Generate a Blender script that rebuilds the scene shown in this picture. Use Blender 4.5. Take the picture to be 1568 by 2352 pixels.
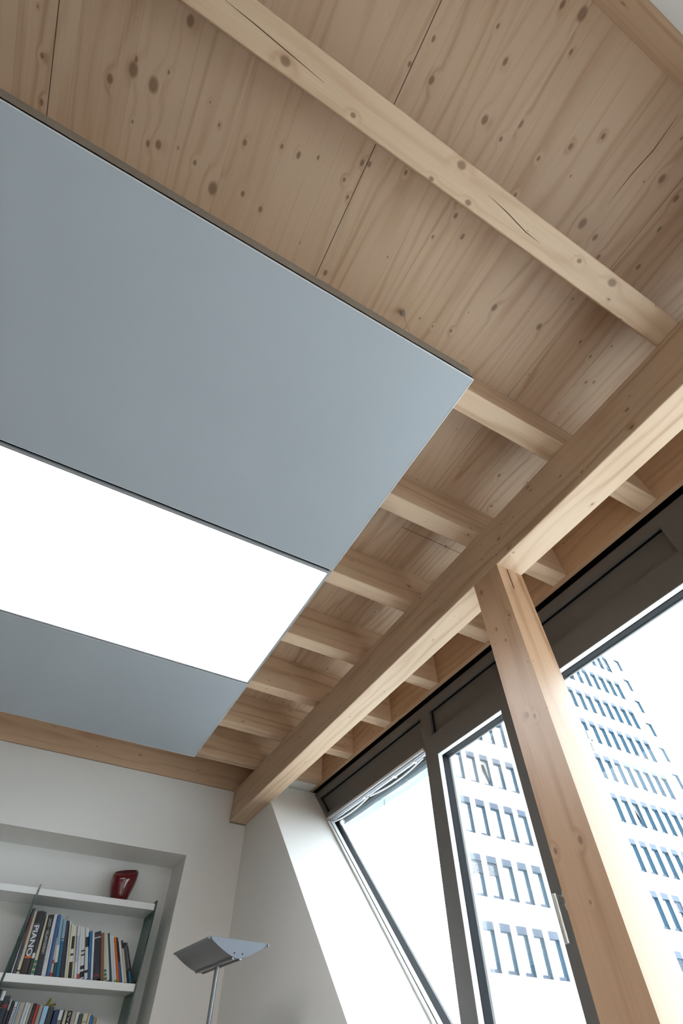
import bpy, bmesh, math, random
from mathutils import Vector, Matrix
random.seed(7)
for o in list(bpy.data.objects): bpy.data.objects.remove(o)
SC = bpy.context.scene
C = SC.collection
S = 1.3                       # building module -> metres
CAMZ = 1.5
def U(x, y, z): return Vector((x*S, y*S, z*S + CAMZ))

# ------------------------------------------------------------------ camera
FPX = 1092.08
cd = bpy.data.cameras.new('camera'); cam = bpy.data.objects.new('camera', cd); C.objects.link(cam)
right = Vector((0.87814159, -0.47836214, 0.00608406))
down = Vector((0.37056717, 0.67210633, -0.6410562))
fwd = Vector((0.30256788, 0.56519266, 0.76746983))
M = Matrix((right, -down, -fwd)).transposed().to_4x4(); M.translation = Vector((0, 0, CAMZ))
cam.matrix_world = M
cd.sensor_fit = 'VERTICAL'; cd.sensor_height = 36; cd.lens = FPX/2352*36; cd.shift_y = 57.017/2352
cd.clip_start = 0.02; cd.clip_end = 500
SC.camera = cam

# ------------------------------------------------------------------ sky, sun, exposure
SKY = 11.0; SUN = 7.0; PANEL_LIGHT = 4.2
w = bpy.data.worlds.new('sky'); SC.world = w; w.use_nodes = True
bg = w.node_tree.nodes['Background']; bg.inputs[0].default_value = (0.82, 0.92, 1.0, 1); bg.inputs[1].default_value = SKY
sl = bpy.data.lights.new('sun', 'SUN'); so = bpy.data.objects.new('sun', sl); C.objects.link(so)
sl.energy = SUN; sl.angle = math.radians(1.0); sl.color = (1.0, 0.96, 0.90)
so.rotation_euler = Vector((0.601, 0.75, 0.278)).to_track_quat('Z', 'Y').to_euler()
so.location = (12, 15, 9)
SC.view_settings.view_transform = 'Standard'; SC.view_settings.look = 'None'
SC.view_settings.exposure = 0.12; SC.view_settings.gamma = 1.0; SC.view_settings.use_curve_mapping = False
SC.cycles.max_bounces = 10; SC.cycles.diffuse_bounces = 6; SC.cycles.transparent_max_bounces = 16
SC.cycles.use_denoising = True
SC.cycles.sample_clamp_indirect = 8

# ------------------------------------------------------------------ materials
def lin(r, g, b):
    f = lambda c: (c/255/12.92) if c/255 <= 0.04045 else ((c/255+0.055)/1.055)**2.4
    return (f(r), f(g), f(b), 1)
MAT = {}
def mat(name, col, rough=0.6, metal=0.0, spec=0.5, noise=0.0, nscale=30, emit=None, coat=0.0, bump=0.0):
    if name in MAT: return MAT[name]
    m = bpy.data.materials.new(name); m.use_nodes = True; MAT[name] = m
    nt = m.node_tree; b = nt.nodes['Principled BSDF']
    b.inputs['Base Color'].default_value = col; b.inputs['Roughness'].default_value = rough
    b.inputs['Metallic'].default_value = metal; b.inputs['Specular IOR Level'].default_value = spec
    b.inputs['Coat Weight'].default_value = coat
    if noise or bump:
        g = nt.nodes.new('ShaderNodeNewGeometry'); n = nt.nodes.new('ShaderNodeTexNoise')
        n.inputs['Scale'].default_value = nscale; n.inputs['Detail'].default_value = 4
        nt.links.new(g.outputs['Position'], n.inputs['Vector'])
        if noise:
            mx = nt.nodes.new('ShaderNodeMix'); mx.data_type = 'RGBA'
            mx.inputs[6].default_value = tuple(c*(1-noise) for c in col[:3])+(1,)
            mx.inputs[7].default_value = tuple(min(1, c*(1+noise)) for c in col[:3])+(1,)
            nt.links.new(n.outputs['Fac'], mx.inputs[0]); nt.links.new(mx.outputs[2], b.inputs['Base Color'])
        if bump:
            bp = nt.nodes.new('ShaderNodeBump'); bp.inputs['Strength'].default_value = bump; bp.inputs['Distance'].default_value = 0.002
            nt.links.new(n.outputs['Fac'], bp.inputs['Height']); nt.links.new(bp.outputs['Normal'], b.inputs['Normal'])
    if emit:
        b.inputs['Emission Color'].default_value = (1, 1, 1, 1); b.inputs['Emission Strength'].default_value = emit
    return m

def wood(name, axis, tint=(1, 1, 1), knots=(), knot_axes=None, strips=None, small=1.0, ring=1.0, dark=0.0, seams=(), rough=0.46, coat=0.0, gr=1.15):
    """spruce: grain along `axis` of world position (in module units); knots = (u, v, r) in knot_axes"""
    m = bpy.data.materials.new(name); m.use_nodes = True; MAT[name] = m
    nt = m.node_tree; N = nt.nodes; L = nt.links; b = N['Principled BSDF']
    def nd(t, **k):
        n = N.new(t)
        for a, v in k.items(): setattr(n, a, v)
        return n
    def mth(op, a, c=None, d=None, clamp=False):
        n = nd('ShaderNodeMath', operation=op); n.use_clamp = clamp
        for i, v in enumerate((a, c, d)):
            if v is None: continue
            if isinstance(v, (int, float)): n.inputs[i].default_value = v
            else: L.new(v, n.inputs[i])
        return n.outputs[0]
    def comb(x, y, z):
        n = nd('ShaderNodeCombineXYZ')
        for i, v in enumerate((x, y, z)):
            if isinstance(v, (int, float)): n.inputs[i].default_value = v
            else: L.new(v, n.inputs[i])
        return n.outputs[0]
    geo = nd('ShaderNodeNewGeometry'); sep = nd('ShaderNodeSeparateXYZ')
    sc = nd('ShaderNodeVectorMath', operation='MULTIPLY_ADD')
    L.new(geo.outputs['Position'], sc.inputs[0]); sc.inputs[1].default_value = (1/S,)*3; sc.inputs[2].default_value = (0, 0, -CAMZ/S)
    L.new(sc.outputs[0], sep.inputs[0]); P = [sep.outputs[i] for i in range(3)]
    oi = nd('ShaderNodeObjectInfo'); rnd = oi.outputs['Random']
    ai = 'XYZ'.index(axis); oth = [i for i in range(3) if i != ai]
    al, c1, c2 = P[ai], P[oth[0]], P[oth[1]]
    roff = mth('MULTIPLY', rnd, 31.7)
    if strips:
        sid = mth('FLOOR', mth('DIVIDE', mth('ADD', c1, 7.0), strips))
        wn = nd('ShaderNodeTexWhiteNoise', noise_dimensions='1D'); L.new(sid, wn.inputs['W'])
        sr = wn.outputs['Value']; roff = mth('MULTIPLY', sr, 31.7)
    al2 = mth('ADD', al, roff)
    # knots: explicit ones
    kd = None
    if knots:
        ka = knot_axes; kv = comb(P['XYZ'.index(ka[0])], P['XYZ'.index(ka[1])], 0)
        along_first = ka[0] == axis
        for (u, v, r) in knots:
            n1 = nd('ShaderNodeVectorMath', operation='SUBTRACT'); L.new(kv, n1.inputs[0]); n1.inputs[1].default_value = (u, v, 0)
            n2 = nd('ShaderNodeVectorMath', operation='MULTIPLY'); L.new(n1.outputs[0], n2.inputs[0])
            n2.inputs[1].default_value = ((0.95/r if along_first else 1.35/r), (1.35/r if along_first else 0.95/r), 0)
            n3 = nd('ShaderNodeVectorMath', operation='LENGTH'); L.new(n2.outputs[0], n3.inputs[0])
            kd = n3.outputs['Value'] if kd is None else mth('MINIMUM', kd, n3.outputs['Value'])
    # small scattered knots
    vor = nd('ShaderNodeTexVoronoi', voronoi_dimensions='2D'); vor.inputs['Scale'].default_value = 1.0
    L.new(comb(mth('MULTIPLY', al2, 9.0), mth('MULTIPLY', mth('ADD', c1, c2), 15.0), 0.0), vor.inputs['Vector'])
    csep = nd('ShaderNodeSeparateColor'); L.new(vor.outputs['Color'], csep.inputs[0])
    rr = mth('MULTIPLY_ADD', mth('POWER', mth('MAXIMUM', mth('SUBTRACT', csep.outputs[0], 0.40), 0.0), 1.6), 0.20*small, 0.0001)
    kd2 = mth('DIVIDE', vor.outputs['Distance'], rr)
    kall = kd2 if kd is None else mth('MINIMUM', kd, kd2)
    kmask = mth('SUBTRACT', 1.0, mth('SMOOTHSTEP', kall, 0.7, 1.1)) if False else None
    def sstep(v, lo, hi):
        n = nd('ShaderNodeMapRange', interpolation_type='SMOOTHSTEP'); L.new(v, n.inputs[0])
        n.inputs[1].default_value = lo; n.inputs[2].default_value = hi; n.inputs[3].default_value = 1; n.inputs[4].default_value = 0
        return n.outputs[0]
    kcore = sstep(kall, 0.45, 1.05); khalo = sstep(kall, 0.8, 3.2)
    # rings
    low = nd('ShaderNodeTexNoise'); low.inputs['Scale'].default_value = 1; low.inputs['Detail'].default_value = 2
    L.new(comb(mth('MULTIPLY', al2, 1.3), mth('MULTIPLY', c1, 9.0), mth('MULTIPLY', c2, 9.0)), low.inputs['Vector'])
    rph = mth('ADD', mth('MULTIPLY', mth('ADD', c1, mth('MULTIPLY', c2, 0.8)), 260.0*ring), mth('MULTIPLY', low.outputs['Fac'], 46.0*ring))
    rph = mth('ADD', rph, mth('MULTIPLY', khalo, 3.0))
    rings = mth('POWER', mth('MULTIPLY_ADD', mth('SINE', rph), 0.5, 0.5), 2.6)
    fib = nd('ShaderNodeTexNoise'); fib.inputs['Scale'].default_value = 1; fib.inputs['Detail'].default_value = 3
    L.new(comb(mth('MULTIPLY', al2, 9.0), mth('MULTIPLY', c1, 330.0), mth('MULTIPLY', c2, 330.0)), fib.inputs['Vector'])
    blo = nd('ShaderNodeTexNoise'); blo.inputs['Scale'].default_value = 1; blo.inputs['Detail'].default_value = 2
    L.new(comb(mth('MULTIPLY', al2, 0.9), mth('MULTIPLY', c1, 22.0), mth('MULTIPLY', c2, 22.0)), blo.inputs['Vector'])
    lowmask = nd('ShaderNodeMapRange'); L.new(blo.outputs['Fac'], lowmask.inputs[0]); lowmask.inputs[1].default_value = 0.35; lowmask.inputs[2].default_value = 0.68
    lm = lowmask.outputs[0]
    f = mth('MULTIPLY', rings, mth('MULTIPLY_ADD', lm, 0.42*gr, 0.10*gr))
    f = mth('ADD', f, mth('MULTIPLY', lm, 0.16))
    f = mth('ADD', f, mth('MULTIPLY', mth('SUBTRACT', fib.outputs['Fac'], 0.5), 0.55))
    if strips: f = mth('ADD', f, mth('MULTIPLY', mth('SUBTRACT', sr, 0.5), 0.30))
    f = mth('ADD', f, mth('MULTIPLY', khalo, 0.09)); f = mth('ADD', f, dark, clamp=True)
    mx = nd('ShaderNodeMix', data_type='RGBA'); L.new(f, mx.inputs[0])
    A = (0.66, 0.475, 0.325); D = (0.43, 0.250, 0.14)
    mx.inputs[6].default_value = tuple(a*t for a, t in zip(A, tint))+(1,); mx.inputs[7].default_value = tuple(a*t for a, t in zip(D, tint))+(1,)
    mk = nd('ShaderNodeMix', data_type='RGBA'); L.new(mth('MULTIPLY', kcore, 0.78), mk.inputs[0]); L.new(mx.outputs[2], mk.inputs[6])
    mk.inputs[7].default_value = (0.19, 0.100, 0.052, 1)
    col = mk.outputs[2]
    for (ax, pos, wd) in seams:
        d = mth('ABSOLUTE', mth('SUBTRACT', P['XYZ'.index(ax)], pos))
        ms = nd('ShaderNodeMix', data_type='RGBA'); L.new(mth('LESS_THAN', d, wd), ms.inputs[0]); L.new(col, ms.inputs[6]); ms.inputs[7].default_value = (0.07, 0.04, 0.025, 1)
        col = ms.outputs[2]
    if strips:
        fr = mth('FRACT', mth('DIVIDE', mth('ADD', c1, 7.0), strips)); d = mth('LESS_THAN', fr, 0.008)
        ms = nd('ShaderNodeMix', data_type='RGBA'); L.new(mth('MULTIPLY', d, 0.35), ms.inputs[0]); L.new(col, ms.inputs[6]); ms.inputs[7].default_value = (0.2, 0.11, 0.06, 1)
        col = ms.outputs[2]
    L.new(col, b.inputs['Base Color']); b.inputs['Coat Weight'].default_value = coat; b.inputs['Coat Roughness'].default_value = 0.3; b.inputs['Roughness'].default_value = rough; b.inputs['Specular IOR Level'].default_value = 0.5
    bp = nd('ShaderNodeBump'); bp.inputs['Strength'].default_value = 0.12; bp.inputs['Distance'].default_value = 0.001
    L.new(rings, bp.inputs['Height']); L.new(bp.outputs['Normal'], b.inputs['Normal'])
    return m

def glass(name, tint=(0.97, 0.99, 0.985), refl=0.5):
    m = bpy.data.materials.new(name); m.use_nodes = True; MAT[name] = m
    nt = m.node_tree; nt.nodes.clear(); o = nt.nodes.new('ShaderNodeOutputMaterial')
    t = nt.nodes.new('ShaderNodeBsdfTransparent'); t.inputs[0].default_value = (*tint, 1)
    g = nt.nodes.new('ShaderNodeBsdfGlossy'); g.inputs['Roughness'].default_value = 0.02
    fr = nt.nodes.new('ShaderNodeFresnel'); fr.inputs[0].default_value = 1.45
    mu = nt.nodes.new('ShaderNodeMath'); mu.operation = 'MULTIPLY'; mu.inputs[1].default_value = refl
    mx = nt.nodes.new('ShaderNodeMixShader')
    nt.links.new(fr.outputs[0], mu.inputs[0]); nt.links.new(mu.outputs[0], mx.inputs[0])
    nt.links.new(t.outputs[0], mx.inputs[1]); nt.links.new(g.outputs[0], mx.inputs[2]); nt.links.new(mx.outputs[0], o.inputs[0])
    return m

DECK_KNOTS = [(-0.342,-0.011,0.0117),(-0.422,0.108,0.0153),(-0.381,0.111,0.0168),(-0.460,0.144,0.0103),(-0.584,0.174,0.0062),(-0.348,0.199,0.0109),(-0.221,0.216,0.0166),(-0.158,0.193,0.0074),(-0.112,0.201,0.0074),(-0.270,0.191,0.0066),(-0.186,0.107,0.0073),(-0.114,0.075,0.0057),(-0.244,0.106,0.0041),(0.056,-0.161,0.0057),(0.108,-0.163,0.0090),(0.240,-0.167,0.0107),(0.290,-0.159,0.0058),(0.304,-0.372,0.0137),(0.477,-0.266,0.0070),(0.429,-0.221,0.0077),(0.383,-0.173,0.0059),(0.647,-0.277,0.0110),(0.706,-0.268,0.0093),(0.557,-0.133,0.0141),(0.604,-0.127,0.0089),(0.481,-0.060,0.0052),(0.289,-0.004,0.0074),(0.144,-0.015,0.0065),(0.066,0.011,0.0073),(0.053,0.085,0.0057),(0.031,0.061,0.0056),(0.497,0.107,0.0112),(0.631,0.087,0.0107),(0.434,0.207,0.0060),(0.756,0.063,0.0056),(0.854,0.136,0.0058),(0.873,0.125,0.0058)]
W_DECK = wood('spruce_deck', 'Y', tint=(0.93, 0.93, 0.95), knots=DECK_KNOTS, knot_axes='XY', strips=0.1044, ring=0.7,
              seams=(('X', 0.061, 0.0009), ('X', -0.565, 0.0009), ('X', 0.687, 0.0005)))
W_X = wood('spruce_joist', 'X', small=0.8, ring=0.6)
W_J1 = wood('spruce_joist_cracked', 'X', knots=[(-0.142,-0.042,0.0116),(0.215,-0.074,0.0117),(0.263,-0.033,0.0084),(0.631,-0.069,0.0131),(0.176,-0.029,0.0066),(-0.004,-0.037,0.0066),(0.536,-0.065,0.0072),(0.710,-0.024,0.0048)], knot_axes='XY', small=0.6, ring=0.6)
W_Y = wood('spruce_girder', 'Y', knots=[(0.574,1.073,0.0083),(0.601,1.030,0.0051),(0.421,1.145,0.0052),(0.418,1.126,0.0051),(0.277,1.026,0.0057),(0.112,1.073,0.0077),(0.131,1.016,0.0074),(0.503,1.099,0.0041),(0.656,1.064,0.0042),(0.960,1.152,0.0048),(0.860,1.016,0.0044),(1.325,1.111,0.0054),(1.932,1.079,0.0080),(0.887,1.079,0.0046)], knot_axes='YZ', small=0.6, ring=0.6)
W_RIM = wood('spruce_rim', 'Y', tint=(0.85, 0.78, 0.72), small=0.9, ring=0.6)
W_Z = wood('larch_post', 'Z', tint=(0.86, 0.75, 0.67), knots=[(0.669,0.562,0.0093),(0.650,0.550,0.0075),(0.640,0.307,0.0085),(0.701,0.306,0.0072),(0.661,0.221,0.0038),(0.628,0.822,0.0065),(0.680,0.812,0.0047),(0.691,0.956,0.0051),(0.662,0.764,0.0055)], knot_axes='YZ', small=0.2, ring=0.42, rough=0.36, coat=0.45, gr=2.1)
W_FLOOR = wood('oak_floor', 'Y', tint=(0.46, 0.53, 0.62), strips=0.12, small=0.3)
PLASTER = mat('white_plaster', (0.80, 0.79, 0.775, 1), 0.85, noise=0.015, nscale=60, bump=0.15)
FRAME = mat('grey_metal_frame', (0.115, 0.110, 0.105, 1), 0.45, spec=0.4, noise=0.03, nscale=8)
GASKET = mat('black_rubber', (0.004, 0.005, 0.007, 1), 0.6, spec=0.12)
PANE = glass('window_glass')
ACOUS = mat('grey_acoustic_panel', (0.38, 0.41, 0.45, 1), 0.32, noise=0.02, nscale=2.5)
RAFT = mat('grey_raft_edge', (0.26, 0.225, 0.19, 1), 0.5, noise=0.02)
EDGE = mat('light_aluminium', (0.62, 0.64, 0.66, 1), 0.4, metal=0.3, noise=0.02)
DIFF = mat('glowing_diffuser', (0.9, 0.9, 0.9, 1), 0.5, emit=PANEL_LIGHT)
STEEL = mat('brushed_steel', (0.55, 0.54, 0.52, 1), 0.3, metal=0.9, noise=0.05, nscale=80)
LAMPM = mat('grey_lamp_metal', (0.22, 0.225, 0.24, 1), 0.35, metal=0.55, noise=0.03, nscale=10)
SHELFM = mat('white_shelf_lacquer', (0.80, 0.82, 0.83, 1), 0.4, noise=0.01)
GLASSG = glass('green_shelf_glass', (0.42, 0.60, 0.57), 0.8)
GLASSE = mat('green_glass_edge', (0.012, 0.05, 0.045, 1), 0.15, noise=0.1)
REDG = mat('red_glazed_ceramic', (0.12, 0.001, 0.006, 1), 0.08, coat=0.8, noise=0.05, nscale=4)
STONE = mat('pale_stone_facade', (0.86, 0.86, 0.86, 1), 0.8, noise=0.02, nscale=1.2)
BLUEM = mat('blue_grey_window_metal', (0.021, 0.043, 0.062, 1), 0.65, spec=0.15, noise=0.05)
BOXM = mat('pale_blind_box', (0.060, 0.070, 0.092, 1), 0.7, spec=0.1, noise=0.03)
TPANE = mat('tower_window_glass', (0.82, 0.90, 0.97, 1), 0.05, metal=1.0, noise=0.02, nscale=0.6)
GROUND = mat('pale_ground', (0.55, 0.55, 0.53, 1), 0.9, noise=0.1, nscale=0.3)
FABRIC = mat('grey_blind_fabric', (0.42, 0.42, 0.46, 1), 0.8, noise=0.03, nscale=90)
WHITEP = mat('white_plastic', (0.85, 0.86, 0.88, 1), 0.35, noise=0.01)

# ------------------------------------------------------------------ mesh helpers
class MB:
    def __init__(s): s.b = bmesh.new()
    def box(s, x0, x1, y0, y1, z0, z1, raw=False, bevel=0):
        f = (lambda a, b, c: Vector((a, b, c))) if raw else U
        x0, x1 = min(x0, x1), max(x0, x1); y0, y1 = min(y0, y1), max(y0, y1); z0, z1 = min(z0, z1), max(z0, z1)
        v = [s.b.verts.new(f(x, y, z)) for x in (x0, x1) for y in (y0, y1) for z in (z0, z1)]
        fs = [s.b.faces.new([v[i] for i in q]) for q in ((0,1,3,2),(4,6,7,5),(0,4,5,1),(2,3,7,6),(0,2,6,4),(1,5,7,3))]
        if bevel:
            es = list({e for q in fs for e in q.edges})
            bmesh.ops.bevel(s.b, geom=es, offset=bevel, segments=2, profile=0.5, affect='EDGES')
        return s
    def prism(s, pts, x0, x1, raw=False):     # pts in YZ, extruded along X
        f = (lambda a, b, c: Vector((a, b, c))) if raw else U
        a = [s.b.verts.new(f(x0, y, z)) for y, z in pts]; c = [s.b.verts.new(f(x1, y, z)) for y, z in pts]
        s.b.faces.new(a); s.b.faces.new(c[::-1]); n = len(pts)
        for i in range(n): s.b.faces.new((a[i], c[i], c[(i+1) % n], a[(i+1) % n]))
        return s
    def tube(s, p0, p1, r, n=16, r1=None):
        p0, p1 = Vector(p0), Vector(p1); d = (p1-p0).normalized(); q = d.to_track_quat('Z', 'Y'); r1 = r if r1 is None else r1
        A, B = [], []
        for i in range(n):
            t = 2*math.pi*i/n; o = q @ Vector((math.cos(t), math.sin(t), 0)); A.append(s.b.verts.new(p0+o*r)); B.append(s.b.verts.new(p1+o*r1))
        s.b.faces.new(A[::-1]); s.b.faces.new(B)
        for i in range(n): s.b.faces.new((A[i], A[(i+1) % n], B[(i+1) % n], B[i]))
        return s
    def build(s, name, m, parent=None, smooth=False, local=None):
        bmesh.ops.recalc_face_normals(s.b, faces=s.b.faces)
        me = bpy.data.meshes.new(name); s.b.to_mesh(me); s.b.free()
        if smooth:
            for p in me.polygons: p.use_smooth = True
            me.set_sharp_from_angle(angle=math.radians(35))
        o = bpy.data.objects.new(name, me); C.objects.link(o); me.materials.append(m)
        if parent:
            o.parent = parent
            if not local: o.matrix_parent_inverse = parent.matrix_world.inverted()
        return o
def tag(o, label, cat, group=None, kind=None):
    if label: o['label'] = label
    if cat: o['category'] = cat
    if group: o['group'] = group
    if kind: o['kind'] = kind
    return o
def empty(name, loc=(0, 0, 0), rot=(0, 0, 0)):
    o = bpy.data.objects.new(name, None); C.objects.link(o); o.location = loc; o.rotation_euler = rot; o.empty_display_size = 0.05
    o.matrix_world = Matrix.LocRotScale(Vector(loc), __import__('mathutils').Euler(rot), None)
    return o
def struct(o): o['kind'] = 'structure'; return o

# ------------------------------------------------------------------ room shell
ZF = -CAMZ/S; ZD = 1.320; ZJ = 1.163; ZG = 1.0
XW = 1.235; YB = 2.835; YN = 3.087; YR = -0.391; XL = -4.2
ceil = struct(MB().box(XL-.1, 1.36, YR-.1, YN+.05, ZD, ZD+.06).build('ceiling', W_DECK))
c = MB(); pts = [(0.5858, -0.3654), (0.5892, -0.3012), (0.5818, -0.2506), (0.5794, -0.1863)]; H = (.0003, .0012, .0010, .0002)
lo = [c.b.verts.new(U(x-h, y, ZD-.0003)) for (x, y), h in zip(pts, H)]; hi = [c.b.verts.new(U(x+h, y, ZD-.0003)) for (x, y), h in zip(pts, H)]
for k in range(3): c.b.faces.new((lo[k], lo[k+1], hi[k+1], hi[k]))
c.build('resin_streak', mat('resin_brown', (0.13, 0.05, 0.03, 1), 0.7, noise=0.1), ceil)
MB().box(.687, .95, .8275, .8292, ZD-.0003, ZD+.001).build('board_joint', mat('joint_dark', (0.05, 0.035, 0.025, 1), .9, noise=.05), ceil)
struct(MB().box(XL-.1, 1.36, YR-.1, YN+.1, ZF-.06, ZF).build('floor', W_FLOOR))
struct(MB().box(XL-.08, XL, YR, YB, ZF, ZD).build('wall_left', mat('dark_wall', (0.16, 0.15, 0.14, 1), .8, noise=.03)))
struct(MB().box(XL-.08, 1.30, YR-.08, YR, ZF, ZJ-.001).build('wall_near', PLASTER))
b = MB()       # far wall with the bookcase niche
b.box(XL-.08, -1.3, YB, YN+.05, ZF, ZJ-.004); b.box(-1.3, .64, YB, YN+.05, .814, ZJ-.004)
b.box(.64, .927, YB, YN+.05, ZF, ZJ-.004); b.box(-1.3, .64, YN, YN+.05, ZF, .814)
b.box(XL-.08, 1.31, 2.896, YN+.05, ZJ-.003, ZD-.001)
struct(b.build('wall_far', PLASTER))
OUT = lambda z: 2.433+0.941*(z-0.961)
struct(MB().prism([(1.553, ZF), (YN+.05, ZF), (YN+.05, ZJ-.004), (OUT(ZJ), ZJ-.004), (OUT(.1), .1), (1.553, .1)], .927, 1.31).build('wall_slanted', PLASTER))
b = MB(); b.box(.93, 1.213, 2.531, YB, ZJ, ZJ+.008); struct(b.build('trim_1', PLASTER))
SILL = -0.92
struct(MB().box(XW, 1.31, YR, 1.552, ZF, SILL).build('wall_right', PLASTER))
# ground far below outside
struct(MB().box(3, 90, -40, 80, -12.2, -12, raw=True).build('ground', GROUND))

# ------------------------------------------------------------------ timber
near = [-.085, .275, .639, 1.003, 1.375, 1.745, 2.113, 2.469]
jl = ['large ceiling joist nearest the camera, with a long drying crack and big knots',
      'ceiling joist just behind the near corner of the suspended grey panel',
      'ceiling joist meeting the girder right above the post, second behind the panel corner',
      'ceiling joist emerging at the dark seam between grey panel and lit panel',
      'ceiling joist emerging from behind the middle of the lit panel edge',
      'ceiling joist emerging beside the far corner of the lit panel',
      'ceiling joist emerging behind the far grey panel, second from the far wall rim',
      'last free ceiling joist before the bookcase wall, just past the far panel corner']
for i, y in enumerate(near):
    b = MB(); b.box(-4.19, 1.213, y, y+.06, ZJ, ZD, bevel=.003)
    o = b.build('ceiling_joist', W_J1 if i == 0 else W_X)
    tag(o, 'pale spruce ' + jl[i] if i else 'pale spruce ' + jl[i], 'ceiling joist', 'spruce ceiling joists')
    if i == 0:
        for pts in ([(-.262, -.060), (-.20, -.0575), (-.14, -.054), (-.07, -.050)], [(.29, -.062), (.34, -.058), (.40, -.050), (.44, -.049)]):
            c = MB(); H = (.0002, .0008, .0008, .0002)
            lo = [c.b.verts.new(U(x, y-h, ZJ-.0003)) for (x, y), h in zip(pts, H)]; hi = [c.b.verts.new(U(x, y+h, ZJ-.0003)) for (x, y), h in zip(pts, H)]
            for k in range(3): c.b.faces.new((lo[k], lo[k+1], hi[k+1], hi[k]))
            c.build('drying_crack', mat('crack_brown', (0.10, 0.055, 0.03, 1), 0.9, noise=0.1), o)
o = MB().box(-4.19, 1.213, 2.835, 2.895, ZJ, ZD, bevel=.002).build('rim_joist', W_X)
tag(o, 'brown spruce joist lying flush on top of the bookcase wall', 'ceiling joist')
o = MB().box(-4.19, 1.213, -.451, -.392, ZJ, ZD, bevel=.002).build('rim_joist', W_X)
tag(o, 'spruce joist resting on the near white wall, in the top right corner', 'ceiling joist')
o = MB().box(1.2135, 1.233, -.45, 2.9, ZJ, ZD).build('rim_board', W_RIM)
tag(o, 'long spruce rim board closing the joist ends above the window frame', 'rim board')
o = MB().box(.832, .927, -.451, 2.8345, ZG, ZJ-.0005, bevel=.004).build('girder', W_Y)
tag(o, 'thick spruce girder on the post, running from near corner to bookcase wall', 'girder')
MB().box(.834, .925, 2.822, 2.834, ZG-.004, ZG-.0002).build('bearing_pad', mat('grey_pad', (0.25, 0.24, 0.2, 1), .8, noise=.05), o)
# post with a slot for the hidden steel plate
b = MB(); zs = .921
b.box(.832, .867, .611, .713, ZF, ZG-.0005); b.box(.872, .927, .611, .713, ZF, ZG-.0005)
b.box(.867, .872, .611, .713, ZF, zs); b.box(.867, .872, .632, .713, zs, ZG-.0005)
bmesh.ops.remove_doubles(b.b, verts=b.b.verts, dist=1e-5)
o = b.build('post', W_Z); tag(o, 'square knotty timber post under the girder, in front of the windows', 'post')

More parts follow.
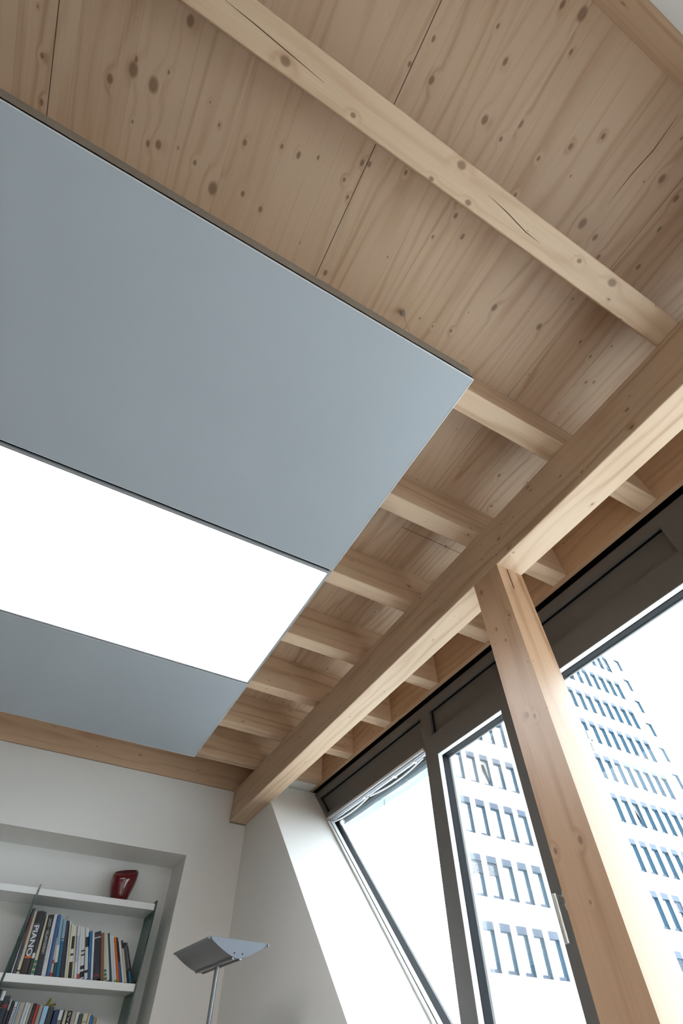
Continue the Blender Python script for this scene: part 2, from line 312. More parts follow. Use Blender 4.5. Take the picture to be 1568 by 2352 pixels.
# ------------------------------------------------------------------ windows
def frame_parts(win, cell, op, rec, ztop, slant=False):
    y0, y1 = cell; oy0, oy1 = op; ry0, ry1 = rec; XB = 1.30
    b = MB()
    if not slant:
        b.box(XW, XB, y0, y1, 1.1, 1.14); b.box(XW, XB, y0, ry0, .993, 1.1); b.box(XW, XB, ry1, y1, .993, 1.1)
        b.box(XW, XB, y0, y1, ztop, .993); b.box(XW, XB, y0, oy0, SILL, ztop); b.box(XW, XB, oy1, y1, SILL, ztop)
        b.box(XW, XB, oy0, oy1, SILL, SILL+.06)
    else:
        b.prism([(y0, 1.1), (OUT(1.1), 1.1), (OUT(1.14), 1.14), (y0, 1.14)], XW, XB)
        b.box(XW, XB, y0, ry0, .993, 1.1)
        b.prism([(OUT(.993)-.027, .993), (OUT(.993), .993), (OUT(1.1), 1.1), (OUT(1.1)-.027, 1.1)], XW, XB)
        b.prism([(y0, ztop), (OUT(ztop), ztop), (OUT(.993), .993), (y0, .993)], XW, XB)
        b.box(XW, XB, y0, oy0, SILL, ztop)
        b.prism([(OUT(.1)-.014, .1), (OUT(.1), .1), (OUT(ztop), ztop), (OUT(ztop)-.014, ztop)], XW, XB)
    b.build('frame', FRAME, win)
    p = MB()
    if not slant: p.box(XW+.018, XB-.002, ry0-.004, ry1+.004, .99, 1.104)
    else: p.prism([(ry0-.004, .99), (OUT(.993)-.024, .99), (OUT(1.1)-.024, 1.104), (ry0-.004, 1.104)], XW+.018, XB-.002)
    p.build('header_panel', FRAME, win)
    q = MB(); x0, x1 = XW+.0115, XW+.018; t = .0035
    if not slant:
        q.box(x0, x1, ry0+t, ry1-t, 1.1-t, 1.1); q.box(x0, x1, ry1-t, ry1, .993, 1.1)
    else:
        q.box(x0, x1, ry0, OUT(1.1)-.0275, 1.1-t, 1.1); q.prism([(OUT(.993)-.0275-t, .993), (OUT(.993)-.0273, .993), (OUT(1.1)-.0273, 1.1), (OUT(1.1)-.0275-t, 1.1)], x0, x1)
    q.build('painted_shade_line', GASKET, win)  # black strips paint the shade along the edges of the header recess
    g = MB(); t = .0035
    zb = SILL+.06
    if not slant:
        g.box(1.257, 1.288, oy0, oy1, ztop-t, ztop); g.box(1.257, 1.288, oy0, oy0+t, zb, ztop-t); g.box(1.257, 1.288, oy1-t, oy1, zb, ztop-t)
        g.box(1.257, 1.288, oy0, oy1, zb, zb+t)
    else:
        g.box(1.257, 1.288, oy0, OUT(ztop)-.014, ztop-t, ztop); g.box(1.257, 1.288, oy0, oy0+t, .1, ztop)
        g.prism([(OUT(.1)-.014-t, .1), (OUT(.1)-.0139, .1), (OUT(ztop)-.0139, ztop), (OUT(ztop)-.014-t, ztop)], 1.257, 1.288)
    g.build('gasket', GASKET, win)
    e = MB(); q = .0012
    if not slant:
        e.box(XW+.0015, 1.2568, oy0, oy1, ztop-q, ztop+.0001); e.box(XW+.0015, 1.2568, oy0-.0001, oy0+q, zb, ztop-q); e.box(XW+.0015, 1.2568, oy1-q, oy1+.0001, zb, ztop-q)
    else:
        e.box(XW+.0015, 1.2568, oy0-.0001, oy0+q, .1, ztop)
    e.build('lit_jamb_strip', mat('lit_jamb_white', (.75, .78, .80, 1), .5, noise=.01), win)  # pale strips paint the skylight falling on the grey frame's jambs
    gl = MB()
    if not slant: gl.box(1.279, 1.283, oy0+t, oy1-t, zb+t, ztop-t)
    else: gl.prism([(oy0+t, .1), (OUT(.1)-.014-t, .1), (OUT(ztop)-.014-t, ztop-t), (oy0+t, ztop-t)], 1.279, 1.283)
    gl.build('pane', PANE, win)
def window(n, *a, **k):
    w = struct(empty('window_%d' % n, U(XW, (a[0][0]+a[0][1])/2, SILL))); frame_parts(w, *a, **k); return w
w1 = window(1, (1.515, 2.6), (1.552, 2.4), (1.557, 2.5), .955, slant=True)
w2 = window(2, (.985, 1.515), (1.097, 1.475), (1.06, 1.49), .906)
w3 = window(3, (.272, .985), (.335, .88), (.325, .93), .906)
w4 = window(4, (YR, .272), (YR+.06, .21), (YR+.05, .22), .906)
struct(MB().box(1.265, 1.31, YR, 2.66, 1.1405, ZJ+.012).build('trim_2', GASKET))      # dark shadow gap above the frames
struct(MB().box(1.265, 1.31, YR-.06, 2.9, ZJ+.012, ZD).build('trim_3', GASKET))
# handle beside the post
def handle(parent, y, z, up=False):
    p = U(XW, y, z)
    b = MB(); pl = []
    for side, dx in ((0, 0), (1, -.008)):
        ring = []
        for i in range(24):
            t = 2*math.pi*i/24; ring.append(b.b.verts.new(p+Vector((dx, .014*math.cos(t), .034*math.sin(t)))))
        pl.append(ring)
    b.b.faces.new(pl[0]); b.b.faces.new(pl[1][::-1])
    for i in range(24): b.b.faces.new((pl[0][i], pl[0][(i+1) % 24], pl[1][(i+1) % 24], pl[1][i]))
    h = b.build('handle', STEEL, parent, smooth=True); h['label'] = 'steel window lever handle'
    n = MB(); n.tube(p+Vector((-.006, 0, 0)), p+Vector((-.052, 0, 0)), .0095, 20); n.build('neck', STEEL, h, smooth=True)
    l = MB(); q = p+Vector((-.060, 0, .010)); l.tube(q, q+Vector((0, 0, -.128)), .0095, 20); l.build('lever', STEEL, h, smooth=True)
handle(w2, 1.047, .345)
for z0 in (.665, .700): MB().box(1.289, 1.299, .843, .852, z0, z0+.026, bevel=.001).build('hinge', STEEL, w3)
# blind packed under the slanted window's head
bl = empty('pleated_blind', U(1.25, 1.99, .95)); tag(bl, 'grey pleated blind drawn up under the head of the slanted-sided window', 'blind')
MB().box(1.226, 1.2345, 1.556, 2.425, .952, .962).build('head_rail', EDGE, bl)
MB().box(1.2346, 1.2570, 1.556, 2.405, .946, .9545).build('cassette', FABRIC, bl)
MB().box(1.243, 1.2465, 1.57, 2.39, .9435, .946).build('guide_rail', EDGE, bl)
for y in (1.64, 1.80, 2.06): MB().box(1.236, 1.256, y, y+.012, .9405, .946).build('clip', WHITEP, bl)
b = MB(); prev = None
def sag(t, ya, yb, d): return (ya+(yb-ya)*t, .9425-d*4*t*(1-t))
n1 = 46
for seg, (ya, yb, d) in enumerate(((2.40, 2.05, .012), (2.03, 1.60, .016))):
    for i in range(n1):
        y, z = sag(i/(n1-1), ya, yb, d); p = U(1.2535, y, z-.001)
        bmesh.ops.create_uvsphere(b.b, u_segments=8, v_segments=6, radius=.0052, matrix=Matrix.Translation(p))
b.build('pleated_edge', WHITEP, bl, smooth=True)
b = MB(); p = U(1.325, 2.02, .95); b.tube(p, p-Vector((0, 0, .24)), .003, 8); b.build('pull_cord', mat('grey_cord', (.3, .32, .33, 1), .7, noise=.05), w1)
MB().box(1.31, 1.36, 1.58, 2.40, .935, .975).build('awning_box', mat('blue_grey_awning', (.25, .32, .36, 1), .5, noise=.03), w1)

for (o0, o1, x0, x1, nm) in ((.003, .0135, 1.2255, 1.2348, 'guide_rail'), (.0145, .019, 1.238, 1.246, 'guide_rail'), (.0145, .018, 1.2485, 1.2555, 'guide_rail')):  # blind guide rails, their white standing in for skylight on the slanted jamb
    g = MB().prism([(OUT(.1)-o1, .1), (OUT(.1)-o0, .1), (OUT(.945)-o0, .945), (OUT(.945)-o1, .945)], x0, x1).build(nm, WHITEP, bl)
# ------------------------------------------------------------------ suspended raft
XR, XLr = .433, -1.15
raft = empty('suspended_ceiling_panel', U((XR+XLr)/2, 1.2, 1.0)); tag(raft, 'suspended grey ceiling panel with a glowing rectangular light field in its middle', 'ceiling panel')
b = MB(); y0, y1 = .2135, 2.187
b.box(XLr, XR, y0, y1, 1.052, 1.066); b.box(XLr, XR, y0, y0+.008, 1.003, 1.052); b.box(XLr, XR, y1-.008, y1, 1.003, 1.052)
b.box(XR-.008, XR, y0+.008, y1-.008, 1.003, 1.052); b.box(XLr, XLr+.008, y0+.008, y1-.008, 1.003, 1.052)
b.build('side_frame', RAFT, raft)
for (a, c) in ((y0, .862), (1.531, y1)):
    e = MB(); t = .0022
    e.box(XLr, XR, a, a+t, 1.0, 1.012); e.box(XLr, XR, c-t, c, 1.0, 1.012); e.box(XLr, XLr+t, a+t, c-t, 1.0, 1.012); e.box(XR-t, XR, a+t, c-t, 1.0, 1.012)
    o = MB().box(XLr+t, XR-t, a+t, c-t, 1.0006, 1.012).build('acoustic_field', ACOUS, raft)
    e.build('edge_trim', EDGE, o)
a, c = .871, 1.5245; f = .010
e = MB(); e.box(XLr, XR, a, a+f, 1.001, 1.02); e.box(XLr, XR, c-.004, c, 1.001, 1.02); e.box(XLr, XLr+f, a+f, c-.004, 1.001, 1.02); e.box(XR-.008, XR-.0001, a+f, c-.004, 1.001, 1.02)
lf = e.build('light_frame', mat('light_field_frame', (.35, .36, .38, 1), .4, metal=.3, noise=.02), raft)
d = MB().box(XLr+f, XR-.008, a+f, c-.004, 1.004, 1.012).build('diffuser', DIFF, lf); d['label'] = 'glowing white diffuser'
gb = MB(); gb.box(XLr+.01, XR-.0005, .8621, .8709, 1.006, 1.03); gb.box(XLr+.01, XR-.0005, 1.5246, 1.5309, 1.006, 1.03); gb.build('seam', GASKET, raft)
for i, (x, y) in enumerate(((.296, .229),)):
    sc_ = empty('suspension_cable', U(x, y, 1.066)); tag(sc_, 'thin steel cable and ceiling anchor holding the near corner of the grey panel', 'cable')
    p = U(x, y, ZD)
    b = MB(); b.tube(p, p-Vector((0, 0, .022)), .0085, 20); b.tube(p-Vector((0, 0, .022)), p-Vector((0, 0, .026)), .0085, 20, .005); b.build('anchor', STEEL, sc_, smooth=True)
    b = MB(); b.tube(p-Vector((0, 0, .024)), U(x, y, 1.0662), .0009, 8); b.build('cable', STEEL, sc_)

# ------------------------------------------------------------------ bookcase
case = empty('bookcase', U(.04, 2.99, ZF)); tag(case, 'white shelves between green glass panels in the wall niche', 'bookcase')
FIN = (-.4815, .0370, .5600)
levels = [.617-.282*k for k in range(6)]
for z in levels:
    for a, c in zip(FIN[:-1], FIN[1:]):
        MB().box(a+.0067, c-.0007, 2.9, YN-.001, z-.025, z, bevel=.001).build('shelf', SHELFM, case)
for x in FIN:
    g = MB().box(x, x+.006, 2.8975, YN-.001, ZF+.001, .628).build('glass_panel', GLASSG, case)
    e = MB(); e.box(x-.0002, x+.0062, 2.8945, 2.8974, ZF+.001, .6285); e.box(x-.0002, x+.0062, 2.8975, YN-.001, .6281, .6290); e.build('polished_edge', GLASSE, g)

def bcol(k, c): return mat('book_'+k, lin(*c), 0.5, noise=0.04, nscale=40)
PAPER = mat('book_pages', (0.72, 0.68, 0.58, 1), 0.9, noise=0.05, nscale=200)
def book(x, w, h, lean, z0, col, label, depth=.105, marks=(), text=None, group='books on the upper shelf', yf=2.915):
    """x,w,h in module units; lean = horizontal offset of the top"""
    th = math.atan2(lean, h); hh = h/math.cos(th)*S*.995; ww = w*math.cos(th)*S*.93; d = depth*S
    yf += random.uniform(-.004, .006)
    loc = U(x, yf, z0) + Vector((.0003, 0, .0006))
    r = empty('book', loc, (0, -th, 0)); tag(r, label, 'book', group)
    b = MB(); t = min(.0022, ww*.2); n = 5
    # rounded spine and two boards as one cover
    prof = [(0, d), (0, t)] + [(ww*i/n, -min(.0028, ww*.16)*math.sin(math.pi*i/n)+0) for i in range(n+1)] + [(ww, t), (ww, d), (ww-t, d), (ww-t, t), (t, t), (t, d)]
    prof = [p for i, p in enumerate(prof) if i == 0 or (Vector(p)-Vector(prof[i-1])).length > 1e-6]
    lo = [b.b.verts.new((px, py, 0)) for px, py in prof]; hi = [b.b.verts.new((px, py, hh)) for px, py in prof]; m_ = len(prof)
    b.b.faces.new(lo[::-1]); b.b.faces.new(hi)
    for i in range(m_): b.b.faces.new((lo[i], lo[(i+1) % m_], hi[(i+1) % m_], hi[i]))
    b.build('cover', col, r, local=True)
    MB().box(t*1.02, ww-t*1.02, t*1.05, d-.003, .002, hh-.003, raw=True).build('pages', PAPER, r, local=True)
    for (f0, f1, mc) in marks:      # printed bands and dots on the spine, f = fraction of the height
        q = MB(); e = .0006
        if mc is GN:
            rz = hh*(f1-f0)/2; rx = min(rz, ww*.46); cz = hh*(f0+f1)/2; y_ = -min(.0028, ww*.16)-e
            q.b.faces.new([q.b.verts.new((ww/2+rx*math.cos(a_*math.pi/10), y_, cz+rz*math.sin(a_*math.pi/10))) for a_ in range(20)])
            q.build('spine_print', mc, r, local=True); continue
        for k in range(n):
            xa, xb = ww*k/n, ww*(k+1)/n; ya, yb = -min(.0028, ww*.16)*math.sin(math.pi*k/n)-e, -min(.0028, ww*.16)*math.sin(math.pi*(k+1)/n)-e
            q.b.faces.new([q.b.verts.new(v) for v in ((xa, ya, hh*f0), (xb, yb, hh*f0), (xb, yb, hh*f1), (xa, ya, hh*f1))])
        q.build('spine_print', mc, r, local=True)
    if text:
        s, f0, f1, up, tc, fill = text
        cu = bpy.data.curves.new('t', 'FONT'); cu.body = s; cu.extrude = .00015; cu.offset = .02 if s == 'PIANO' else 0; cu.align_x = 'LEFT'
        to = bpy.data.objects.new('t', cu); C.objects.link(to); bpy.context.view_layer.update()
        me = bpy.data.meshes.new_from_object(to); bpy.data.objects.remove(to)
        xs = [v.co.x for v in me.vertices]; ys = [v.co.y for v in me.vertices]
        lx, ly = max(xs)-min(xs), max(ys)-min(ys); L_ = hh*(f1-f0); W_ = ww*fill
        for v in me.vertices:
            a_ = (v.co.x-min(xs))/lx*L_; c_ = (v.co.y-min(ys))/ly*W_
            if up: v.co = Vector((ww/2-W_/2+(W_-c_), -.0034-v.co.z, hh*f0+a_))
            else: v.co = Vector((ww/2-W_/2+c_, -.0034-v.co.z, hh*f1-a_))
        me.materials.append(tc); o = bpy.data.objects.new('lettering', me); C.objects.link(o); o.parent = r
    return r
WH = bcol('white', (205, 208, 212)); CR = bcol('cream', (196, 190, 168)); BK = bcol('black', (22, 22, 26)); SL = bcol('slate', (62, 60, 74))
DG = bcol('dark_grey', (48, 50, 55)); BL = bcol('blue', (52, 88, 142)); NV = bcol('navy', (22, 30, 52)); LB = bcol('light_blue', (130, 160, 182))
TL = bcol('teal', (20, 96, 132)); YL = bcol('pale_yellow', (205, 202, 160)); RD = bcol('red', (178, 60, 62)); BR = bcol('brown', (124, 84, 60))
GN = bcol('green', (20, 110, 72)); OR = bcol('orange', (206, 96, 26)); GY = bcol('warm_grey', (160, 154, 144)); CY = bcol('bright_blue', (30, 110, 170))
DT = bcol('dark_teal', (24, 66, 72)); DB = bcol('dark_brown', (48, 28, 24)); LI = bcol('lime', (90, 170, 60)); MR = bcol('maroon', (110, 30, 40))
dots = lambda: tuple((f, f+.062, GN) for f in (.015, .095, .175))
Z1 = .335
rows = [
 (.0618,.0046,.204,.013,WH,'very thin white book squeezed against the left glass panel',(),None),
 (.0664,.0132,.212,.020,SL,'slate book with faded red spine text, tallest beside the left glass',((.45,.86,bcol('faded_red',(98,56,60))),),None),
 (.0806,.0132,.204,.022,CR,'cream book with two thin dots at its foot, left of the PIANO book',((.04,.06,BK),),None),
 (.0943,.0275,.204,.025,SL,'thick black and grey book with huge white lettering PIANO',((0,.24,DB),(.24,.27,OR),(.80,1,BK)),('PIANO',.27,.76,False,WH,.8)),
 (.1222,.0128,.205,.0283,DG,'dark grey book with a white patch low on the spine, right of PIANO',((.25,.33,WH),),None),
 (.1356,.0132,.198,.025,CR,'beige book with three green dots, left of the black landscape book',dots(),None),
 (.1494,.0262,.196,.032,BK,'thick black book lettered LANDSCHAFTEN and LICHT in white',((.0,.25,NV),),('LANDSCHAFTEN \u2013 LICHT',.34,.93,True,WH,.42)),
 (.1763,.0184,.200,.040,WH,'broad white book with fine black spine text, right of the LANDSCHAFTEN book',(),('Manz und Partner',.22,.60,True,DG,.2)),
 (.1951,.0148,.200,.041,BL,'mid blue book between white book and short cream booklet',(),None),
 (.2099,.0092,.124,.0287,CR,'short cream booklet with red marks, standing before taller books',((.0,.10,RD),(.33,.42,RD)),None),
 (.2195,.0134,.198,.053,LB,'pale book with a teal lower spine behind the short booklet',((.0,.22,DT),(.22,.5,WH)),None),
 (.2333,.0139,.188,.0495,LB,'light blue book turning deep blue towards its foot, holding the bookmark',((.0,.60,TL),(.63,.645,NV)),None),
 (.2481,.0135,.183,.052,DG,'dark charcoal book right of the blue book with the bookmark',(),None),
 (.2622,.0048,.184,.057,SL,'thin dark purple book beside a thin white one',((0,.03,RD),),None),
 (.2673,.0056,.185,.055,WH,'thin white book beside the pale yellow one',(),None),
 (.2731,.0085,.175,.050,YL,'pale yellow book in the middle of the upper shelf',(),None),
 (.2820,.0141,.167,.051,WH,'white book with large black blocks on its spine',((.0,.30,BK),(.42,.46,BK),(.55,.80,BK)),None),
 (.2965,.0085,.169,.0548,CR,'slim cream book right of the black-blocked one',(),None),
 (.3055,.0115,.170,.0538,WH,'white book with pale blue spine lettering',((.3,.8,bcol('pale_blue_print',(165,180,200))),),None),
 (.3174,.0108,.168,.054,WH,'white book with a red block at its foot',((0,.09,RD),),None),
 (.3288,.0177,.166,.058,WH,'white book with black plant-like drawing on the spine',((.03,.14,BK),(.18,.25,BK),(.44,.47,BK),(.52,.55,BK)),None),
 (.3470,.0132,.165,.059,WH,'ivory book with a black block near its top, left of the bright blue one',((.62,.82,BK),(.12,.17,BK)),None),
 (.3613,.0103,.159,.052,CY,'bright blue narrow book left of the wide navy one',((0,.35,BL),),None),
 (.3721,.0099,.155,.051,WH,'plain white narrow book between bright blue and navy books',(),None),
 (.3824,.0295,.155,.053,NV,'very wide navy book with red line and white text at top of spine',((.905,.93,MR),(.86,.885,WH),(.06,.10,MR)),None),
 (.4124,.0142,.155,.055,BR,'brown book directly right of the wide navy one',(),None),
 (.4272,.0121,.157,.058,CR,'cream book with green dots standing right of the brown one',dots(),None),
 (.4405,.0133,.154,.0625,WH,'white book with dark right edge, left of the dark teal one',((0,.02,MR),),None),
 (.4541,.0080,.157,.068,DT,'narrow dark teal book in the right half of the upper shelf',(),None),
 (.4626,.0101,.161,.0718,WH,'pinkish white book, tallest right of the brown one',(),None),
 (.4732,.0102,.149,.067,WH,'pale book with lime green foot, left of the orange one',((0,.05,LI),),None),
 (.4838,.0107,.146,.068,OR,'bright orange book on the upper shelf',(),None),
 (.4950,.0100,.145,.0695,BL,'blue and black book right of the orange one',((.45,1,BK),),None),
 (.5054,.0100,.135,.0644,WH,'white leaning book right of the blue and black one',(),None),
 (.5159,.0091,.137,.065,CR,'beige book with navy top, third group from the right glass',((.8,1,NV),),None),
 (.5255,.0098,.131,.0625,BK,'black book with small white letters, fourth from the right end',((.3,.9,bcol('speckle',(70,70,80))),),None),
 (.5345,.0135,.130,.064,BK,'black book with blue foot and broken white letters, near the right glass',((0,.28,TL),(.36,.95,bcol('speckle2',(80,80,82)))),None),
 (.5475,.0060,.122,.0645,BK,'thin black book, last one at the right glass panel',(),None)]
for (x, w_, h, ln, c_, lab, mk, tx) in rows: book(x, w_, h, ln, Z1, c_, lab, marks=mk, text=tx)
Z2 = .053
rows2 = [
 (.0445,.0115,.2910,NV,'black and cyan book against the left glass on the lower shelf',((.9,1,BK),(.75,.82,LB)),None),
 (.0600,.0125,.2862,WH,'white book with a small black mark, standing above its neighbours',((.80,.88,BK),),None),
 (.0735,.0225,.2728,NV,'wide dark navy book with crimson stripes on the lower shelf',((.84,.89,MR),(.55,.60,MR)),None),
 (.0980,.0081,.2642,GY,'grey white book with large black letters, right of the wide navy one',((.1,.85,DG),),None),
 (.1081,.0088,.2611,NV,'plain dark navy book left of the pink-lettered one',(),None),
 (.1193,.0100,.2574,WH,'white book with pink lettering museum on its spine',(),('museum',.55,.93,True,MR,.55)),
 (.1297,.0072,.2575,LB,'pale teal narrow book beside the wide beige one',(),None),
 (.1374,.0199,.2576,GY,'wide beige book on the lower shelf',(),None),
 (.1577,.0105,.2591,LB,'pale silvery blue book right of the wide beige one',((0,1,bcol('silver_blue',(176,190,198))),),None),
 (.1686,.0095,.2561,WH,'off-white book with dark speckled text',(),None),
 (.1785,.0089,.2558,GY,'narrow stone grey book left of the black one',(),None),
 (.1880,.0115,.2570,BK,'black book directly left of the red one',((.55,.9,DG),),None),
 (.2003,.0110,.2551,RD,'red book on the lower shelf',(),None),
 (.2120,.0140,.2519,GY,'light grey book between red book and shiny blue one',(),None),
 (.2285,.0190,.2511,LB,'shiny ice blue wrapped book under the golden decoration',((0,1,bcol('ice',(150,190,225))),),None),
 (.2490,.0215,.2500,DG,'wide anthracite book under the golden decoration',(),None),
 (.2735,.0180,.2430,NV,'deep blue book with a light stripe',((0,1,bcol('deepblue',(22,48,96))),),None),
 (.2925,.0150,.2431,WH,'white book with bold black letters right of the deep blue one',((.2,.85,bcol('grey_print',(120,118,124))),),None),
 (.3084,.0050,.2447,DG,'very thin dark book on the lower shelf',(),None),
 (.3142,.0115,.2417,CR,'cream book left of the black APONIAS book',(),None),
 (.3266,.0164,.2434,BK,'black book with bold white lettering APONIAS',(),('APONIAS',.4,.98,True,WH,.5)),
 (.3437,.0161,.2436,GY,'light stone book right of the APONIAS book',(),None),
 (.3605,.0125,.2424,WH,'ivory book left of the dark green one',(),None),
 (.3738,.0140,.2363,DT,'dark grey-green book towards the right of the lower shelf',((.0,1,bcol('greygreen',(60,78,76))),),None),
 (.3885,.0195,.2393,CR,'wide cream book with a small round mark near its top',((.85,.88,GY),),None),
 (.4085,.0090,.2398,CR,'narrow cream book left of the blue and green one',(),None),
 (.4183,.0115,.2350,CY,'blue and pale green book near the end of the lower row',(),None),
 (.4308,.0140,.2310,GY,'taupe book, second from the right end of the lower row',((.0,1,bcol('taupe',(150,132,118))),),None),
 (.4455,.0110,.2261,CR,'beige last book at the right end of the lower row',(),None)]
for (x, w_, zt, c_, lab, mk, tx) in rows2:
    h = zt-Z2; book(x+.012, w_, h, .012, Z2, c_, lab, marks=mk, text=tx, group='books on the lower shelf', yf=2.925 if x < .3 else 2.935)
# bookmark sticking out
o = MB().box(-.0014, .0014, -.0007, .0007, -.045, .020, raw=True).build('bookmark', mat('bookmark_brown', (.12, .09, .04, 1), .6, noise=.1)); o.location = U(.1945, 2.945, .5285); o.rotation_euler = (0, math.radians(32), 0)
tag(o, 'brown bookmark sticking out above the light blue book', 'bookmark')
# golden crumpled decoration on the lower books
b = MB()
for k in range(9):
    a0 = random.uniform(0, 6.28); cx, cy = (random.uniform(-.018, .018), random.uniform(-.015, .015))
    pts = []
    L_ = random.uniform(.028, .045); tilt = random.uniform(.1, .7); dr = Vector((math.cos(a0)*.4+.6, math.sin(a0)*.5, tilt)).normalized(); sd = Vector((-dr.y, dr.x, .3)).normalized()
    base = Vector((cx-.012, cy, .001)); wd = .008
    q = [base, base+dr*L_*.35+sd*wd, base+dr*L_*.7+sd*wd*.8+Vector((0, 0, .003)), base+dr*L_, base+dr*L_*.7-sd*wd*.7, base+dr*L_*.35-sd*wd*.9]
    vs = [b.b.verts.new(v) for v in q]; top = b.b.verts.new(base+dr*L_*.5+Vector((0, 0, .004)))
    for i in range(6): b.b.faces.new((vs[i], vs[(i+1) % 6], top))
o = b.build('dried_leaves', mat('olive_gold', (0.30, 0.23, 0.02, 1), .35, metal=.3, noise=.3, nscale=120))
md = o.modifiers.new('thick', 'SOLIDIFY'); md.thickness = .0006
o.location = U(.2500, 2.955, .2512); tag(o, 'small olive-gold leafy decoration lying on top of the lower books', 'decoration')

# ------------------------------------------------------------------ red vase
b = MB(); N_ = 40
prof = [(.6175, .374, .424, 0), (.6185, .366, .430, 0), (.6260, .3610, .4330, 0), (.6400, .3540, .4400, .0), (.6676, .3460, .4480, .03), (.6925, .3395, .4545, .07), (.7130, .3370, .4580, .11), (.7300, .3368, .4585, .16), (.7440, .3390, .4560, .20), (.7475, .3425, .4530, .21)]
rings = []
def ring(z, xl, xr, sl, sc=1.0, dz=0):
    cx, rx = (xl+xr)/2, (xr-xl)/2*sc; ry = rx*.92; out = []
    for i in range(N_):
        t = 2*math.pi*i/N_; x = rx*math.cos(t); y = ry*math.sin(t)
        out.append(b.b.verts.new(U(cx+x, 2.995+y, z+dz+sl*x+sl*1.75*y)))
    return out
for p in prof: rings.append(ring(*p))
for z, xl, xr, sl in prof[::-1][1:-1]: rings.append(ring(z, xl, xr, sl, .90, .002))
for A_, B_ in zip(rings[:-1], rings[1:]):
    for i in range(N_): b.b.faces.new((A_[i], A_[(i+1) % N_], B_[(i+1) % N_], B_[i]))
b.b.faces.new(rings[0][::-1]); b.b.faces.new(rings[-1])
o = b.build('vase', REDG, smooth=True); o.data.set_sharp_from_angle(angle=math.radians(80)); tag(o, 'glossy dark red vase with slanted mouth on the top shelf', 'vase')

# ------------------------------------------------------------------ floor lamp
LP = (.6295, 2.0)
lamp = empty('floor_lamp', U(*LP, ZF)); tag(lamp, 'grey metal floor lamp with a curved trough-shaped uplighter head in the corner', 'floor lamp')
b = MB(); p = U(*LP, ZF); b.tube(p, p+Vector((0, 0, .018)), .14, 40); b.tube(p+Vector((0, 0, .018)), p+Vector((0, 0, .024)), .14, 40, .03); b.build('base', LAMPM, lamp, smooth=True)
b = MB(); b.tube(p+Vector((0, 0, .02)), U(*LP, .292), .0095, 24); b.build('pole', LAMPM, lamp, smooth=True)
hd = Matrix.Translation(U(LP[0], LP[1], .33)) @ Matrix.Rotation(math.radians(4.5), 4, 'Z')
CH, LN, DP = .262, .400, .055     # chord, length, depth
def prof_arc(c, d, n=28):
    return [(c/2*(2*i/n-1), -d*(1-abs(2*i/n-1)**1.45)) for i in range(n+1)]
outer = prof_arc(CH, DP)
b = MB()
ins = [(x*.97, z+.004) for x, z in outer]
for (s0, s1, pr0, pr1) in ((-LN/2+.004, LN/2-.004, outer, ins),):
    V0 = [b.b.verts.new(hd @ Vector((x, s0, z))) for x, z in pr0+pr1[::-1]]; V1 = [b.b.verts.new(hd @ Vector((x, s1, z))) for x, z in pr0+pr1[::-1]]; n = len(V0)
    for i in range(n): b.b.faces.new((V0[i], V0[(i+1) % n], V1[(i+1) % n], V1[i]))
head = b.build('lamp_head', LAMPM, lamp, smooth=True)
for s0 in (-1, 1):
    b = MB(); ya, yb = s0*(LN/2-.004), s0*LN/2
    arc = outer + [(CH/2, .003), (-CH/2, .003)]
    A_ = [b.b.verts.new(hd @ Vector((x, ya, z))) for x, z in arc]; B_ = [b.b.verts.new(hd @ Vector((x, yb, z))) for x, z in arc]
    b.b.faces.new(A_); b.b.faces.new(B_[::-1]); n = len(A_)
    for i in range(n): b.b.faces.new((A_[i], A_[(i+1) % n], B_[(i+1) % n], B_[i]))
    ec = b.build('end_cap', mat('lamp_cap_metal', (.11, .12, .14, 1), .45, metal=.3, noise=.03, nscale=10), head)
    b = MB()
    for (x, z) in ((-CH/2+.006, -.002), (CH/2-.006, -.002), (-.018, -DP+.016), (.018, -DP+.016)):
        b.tube(hd @ Vector((x, yb, z)), hd @ Vector((x, yb+s0*.0015, z)), .0025, 12)
    b.build('screw', GASKET, ec)
for s0 in (-1, 1):
    b = MB(); b.tube(hd @ Vector((s0*CH/2, -LN/2+.003, -.001)), hd @ Vector((s0*CH/2, LN/2-.003, -.001)), .0042, 12); b.build('rim_rod', LAMPM, head, smooth=True)
b = MB()
for x0, x1 in ((-.022, -.012), (.010, .020)):
    v = [b.b.verts.new(hd @ Vector((x, y, z))) for x in (x0, x1) for y in (-LN/2+.006, LN/2-.006) for z in (-DP-.002, -DP+.006)]
    for q in ((0,1,3,2),(4,6,7,5),(0,4,5,1),(2,3,7,6),(0,2,6,4),(1,5,7,3)): b.b.faces.new([v[i] for i in q])
b.build('keel', LAMPM, head)

# ------------------------------------------------------------------ office tower outside
YT = 25.6; CS = .0478*YT; WW = .0315*YT; HT = .0632*YT+.2; RD_ = .18; FL = .1293*YT
X0, ZT0 = .8897*YT, .2475*YT+CAMZ
tower = empty('office_tower', (X0+12, YT+3, -12)); tag(tower, 'tall pale office tower with rows of narrow windows, seen through the glazing', 'building')
b = MB(); NR, NC = 10, 21
xs = [22.07]+sum([[X0+k*CS, X0+k*CS+WW] for k in range(NC)], [])+[48.7]
zs_ = [-12]+sum([[ZT0+r*FL-HT, ZT0+r*FL] for r in range(NR)], [])+[44]
for i in range(len(xs)-1):
    for j in range(len(zs_)-1):
        if i % 2 == 1 and j % 2 == 1: continue
        b.b.faces.new([b.b.verts.new(v) for v in ((xs[i], YT, zs_[j]), (xs[i+1], YT, zs_[j]), (xs[i+1], YT, zs_[j+1]), (xs[i], YT, zs_[j+1]))])
bmesh.ops.remove_doubles(b.b, verts=b.b.verts, dist=1e-4)
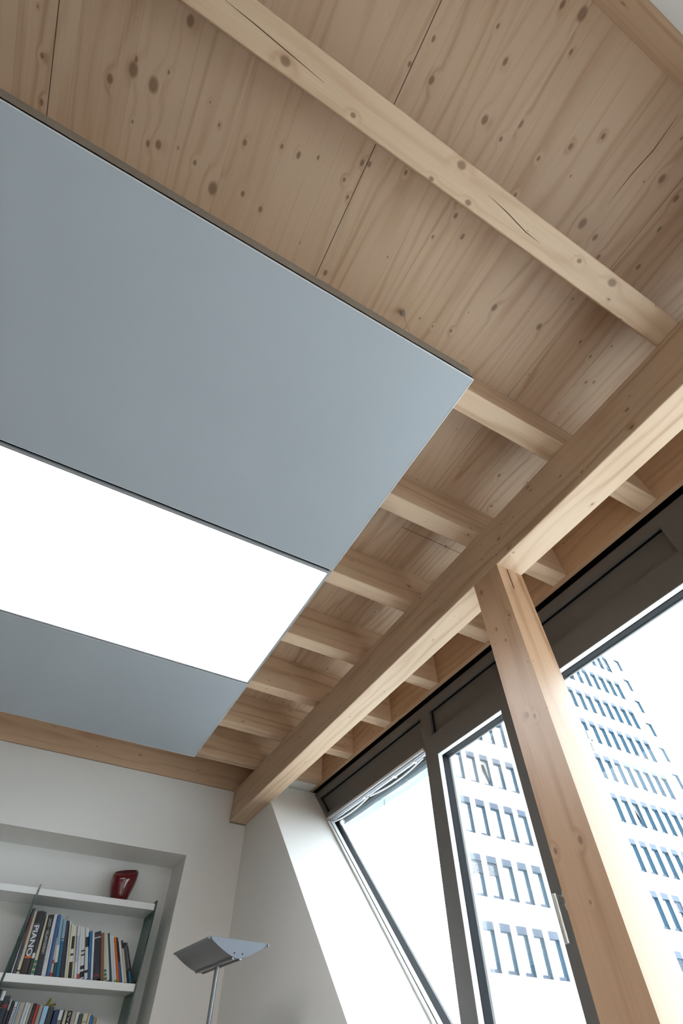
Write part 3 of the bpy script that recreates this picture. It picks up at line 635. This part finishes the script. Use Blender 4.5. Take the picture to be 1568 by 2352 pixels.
v_ = [b.b.verts.new(q) for q in ((22.07, YT, -12), (30, YT+9.4, -12), (30, YT+9.4, 44), (22.07, YT, 44))]; b.b.faces.new(v_)
v_ = [b.b.verts.new(q) for q in ((22.07, YT, 44), (30, YT+9.4, 44), (48.7, YT+9.4, 44), (48.7, YT, 44))]; b.b.faces.new(v_)
b.box(48.4, 48.7, YT+.001, YT+7, -12, 43.99, raw=True); b.box(22.6, 48.7, YT+.45, YT+.6, -12, 44, raw=True)
me_wall = b.build('wall', STONE, tower)
YT2 = 32.84
def wingz(j): return YT2*(.9994-.1008*j)+CAMZ
b = MB(); wx0, wx1 = 1.930*YT2, 1.966*YT2
xs2 = [48.7, wx0, wx1, wx1+3.2]; zz = [-12]+sum([[wingz(j)-1.8, wingz(j)] for j in range(8, -5, -1)], [])+[50]
for i in range(3):
    for j in range(len(zz)-1):
        if i == 1 and j % 2 == 1: continue
        b.b.faces.new([b.b.verts.new(v) for v in ((xs2[i], YT2, zz[j]), (xs2[i+1], YT2, zz[j]), (xs2[i+1], YT2, zz[j+1]), (xs2[i], YT2, zz[j+1]))])
bmesh.ops.remove_doubles(b.b, verts=b.b.verts, dist=1e-4)
b.box(48.7, wx1+3.2, YT2+.45, YT2+8, -12, 50, raw=True)
b.build('rear_wing', STONE, tower)
def win_bm(mb_f, mb_p, mb_b, mb_s, x, y, z, w, h, blind=False, tilt=False, block=True):
    # x,z = lower left of the opening
    f = mb_f; t = .012
    f.box(x, x+t, y+.0, y+RD_+.04, z, z+h, raw=True); f.box(x+w-t, x+w, y, y+RD_+.04, z, z+h, raw=True)
    f.box(x+t, x+w-t, y, y+RD_+.04, z+h-t, z+h, raw=True); f.box(x+t, x+w-t, y+.02, y+RD_+.04, z, z+t, raw=True)
    f.box(x+w-.05, x+w-t, y+RD_-.06, y+RD_+.02, z+t, z+h-t, raw=True); f.box(x+t, x+.05, y+RD_-.03, y+RD_+.02, z+t, z+h-t, raw=True)
    if not tilt: mb_p.box(x+.05, x+w-.05, y+RD_, y+RD_+.02, z+.2, z+h-t, raw=True)
    else:
        v = [mb_p.b.verts.new(q) for q in ((x+.05, y+RD_, z+.2), (x+w-.05, y+RD_, z+.2), (x+w-.05, y+RD_+.28, z+h-.05), (x+.05, y+RD_+.28, z+h-.05))]; mb_p.b.faces.new(v)
        v = [f.b.verts.new(q) for q in ((x+.05, y+RD_+.32, z+.2), (x+w-.05, y+RD_+.32, z+.2), (x+w-.05, y+RD_+.32, z+h-.05), (x+.05, y+RD_+.32, z+h-.05))]; f.b.faces.new(v)
    mb_s.box(x+t, x+w-t, y+RD_-.02, y+RD_+.02, z+t, z+.2, raw=True)
    if block: mb_b.box(x, x+w, y-.006, y+.0, z+h+.0, z+h+.36, raw=True)
    if blind:
        for k in range(8): mb_b.box(x+.02, x+w-.02, y+.06, y+.10, z+h-.08-k*.075, z+h-.03-k*.075, raw=True)
def make_window(blind=False, tilt=False, w=WW, h=HT, block=True, name='window'):
    F_, P_, B_, S_ = MB(), MB(), MB(), MB(); win_bm(F_, P_, B_, S_, 0, 0, 0, w, h, blind, tilt, block)
    f = F_.build(name, BLUEM, None); p = P_.build('pane', TPANE, f, local=True); s = S_.build('sill_panel', BOXM, f, local=True)
    if block: B_.build('blind_box', BOXM, f, local=True)
    else: B_.b.free()
    return f
kinds = {}
def place(kind, loc):
    if kind not in kinds:
        r = make_window(blind=kind == 'blind', tilt=kind == 'tilt') if kind != 'wing' else make_window(w=wx1-wx0, h=1.8, block=False)
        kinds[kind] = r; kids = list(r.children)
    else:
        src = kinds[kind]; r = src.copy(); C.objects.link(r)
        for ch in list(src.children):
            c = ch.copy(); C.objects.link(c); c.parent = r
    r.parent = tower; r.matrix_parent_inverse = tower.matrix_world.inverted(); r.location = loc
    return r
F_, P_, B_, S_ = MB(), MB(), MB(), MB()
for r in range(NR):
    for k in range(NC):
        loc = (X0+k*CS, YT, ZT0+r*FL-HT)
        if (k <= 4 and r <= 4) or (k >= 13 and r <= 8):
            kind = 'plain'
            if (k, r) in ((2, 3), (15, 3), (20, 8), (14, 7)): kind = 'tilt'
            if (k, r) in ((0, 1), (1, 1), (15, 1), (13, 0), (14, 0)): kind = 'blind'
            place(kind, loc)
        else: win_bm(F_, P_, B_, S_, *loc, WW, HT)
f = F_.build('window', BLUEM, tower); f['kind'] = 'stuff'; p = P_.build('pane', TPANE, f); B_.build('blind_box', BOXM, f); S_.build('sill_panel', BOXM, f)
for j in range(-3, 4): place('wing', (wx0, YT2, wingz(j)-1.8))
bpy.context.view_layer.update()
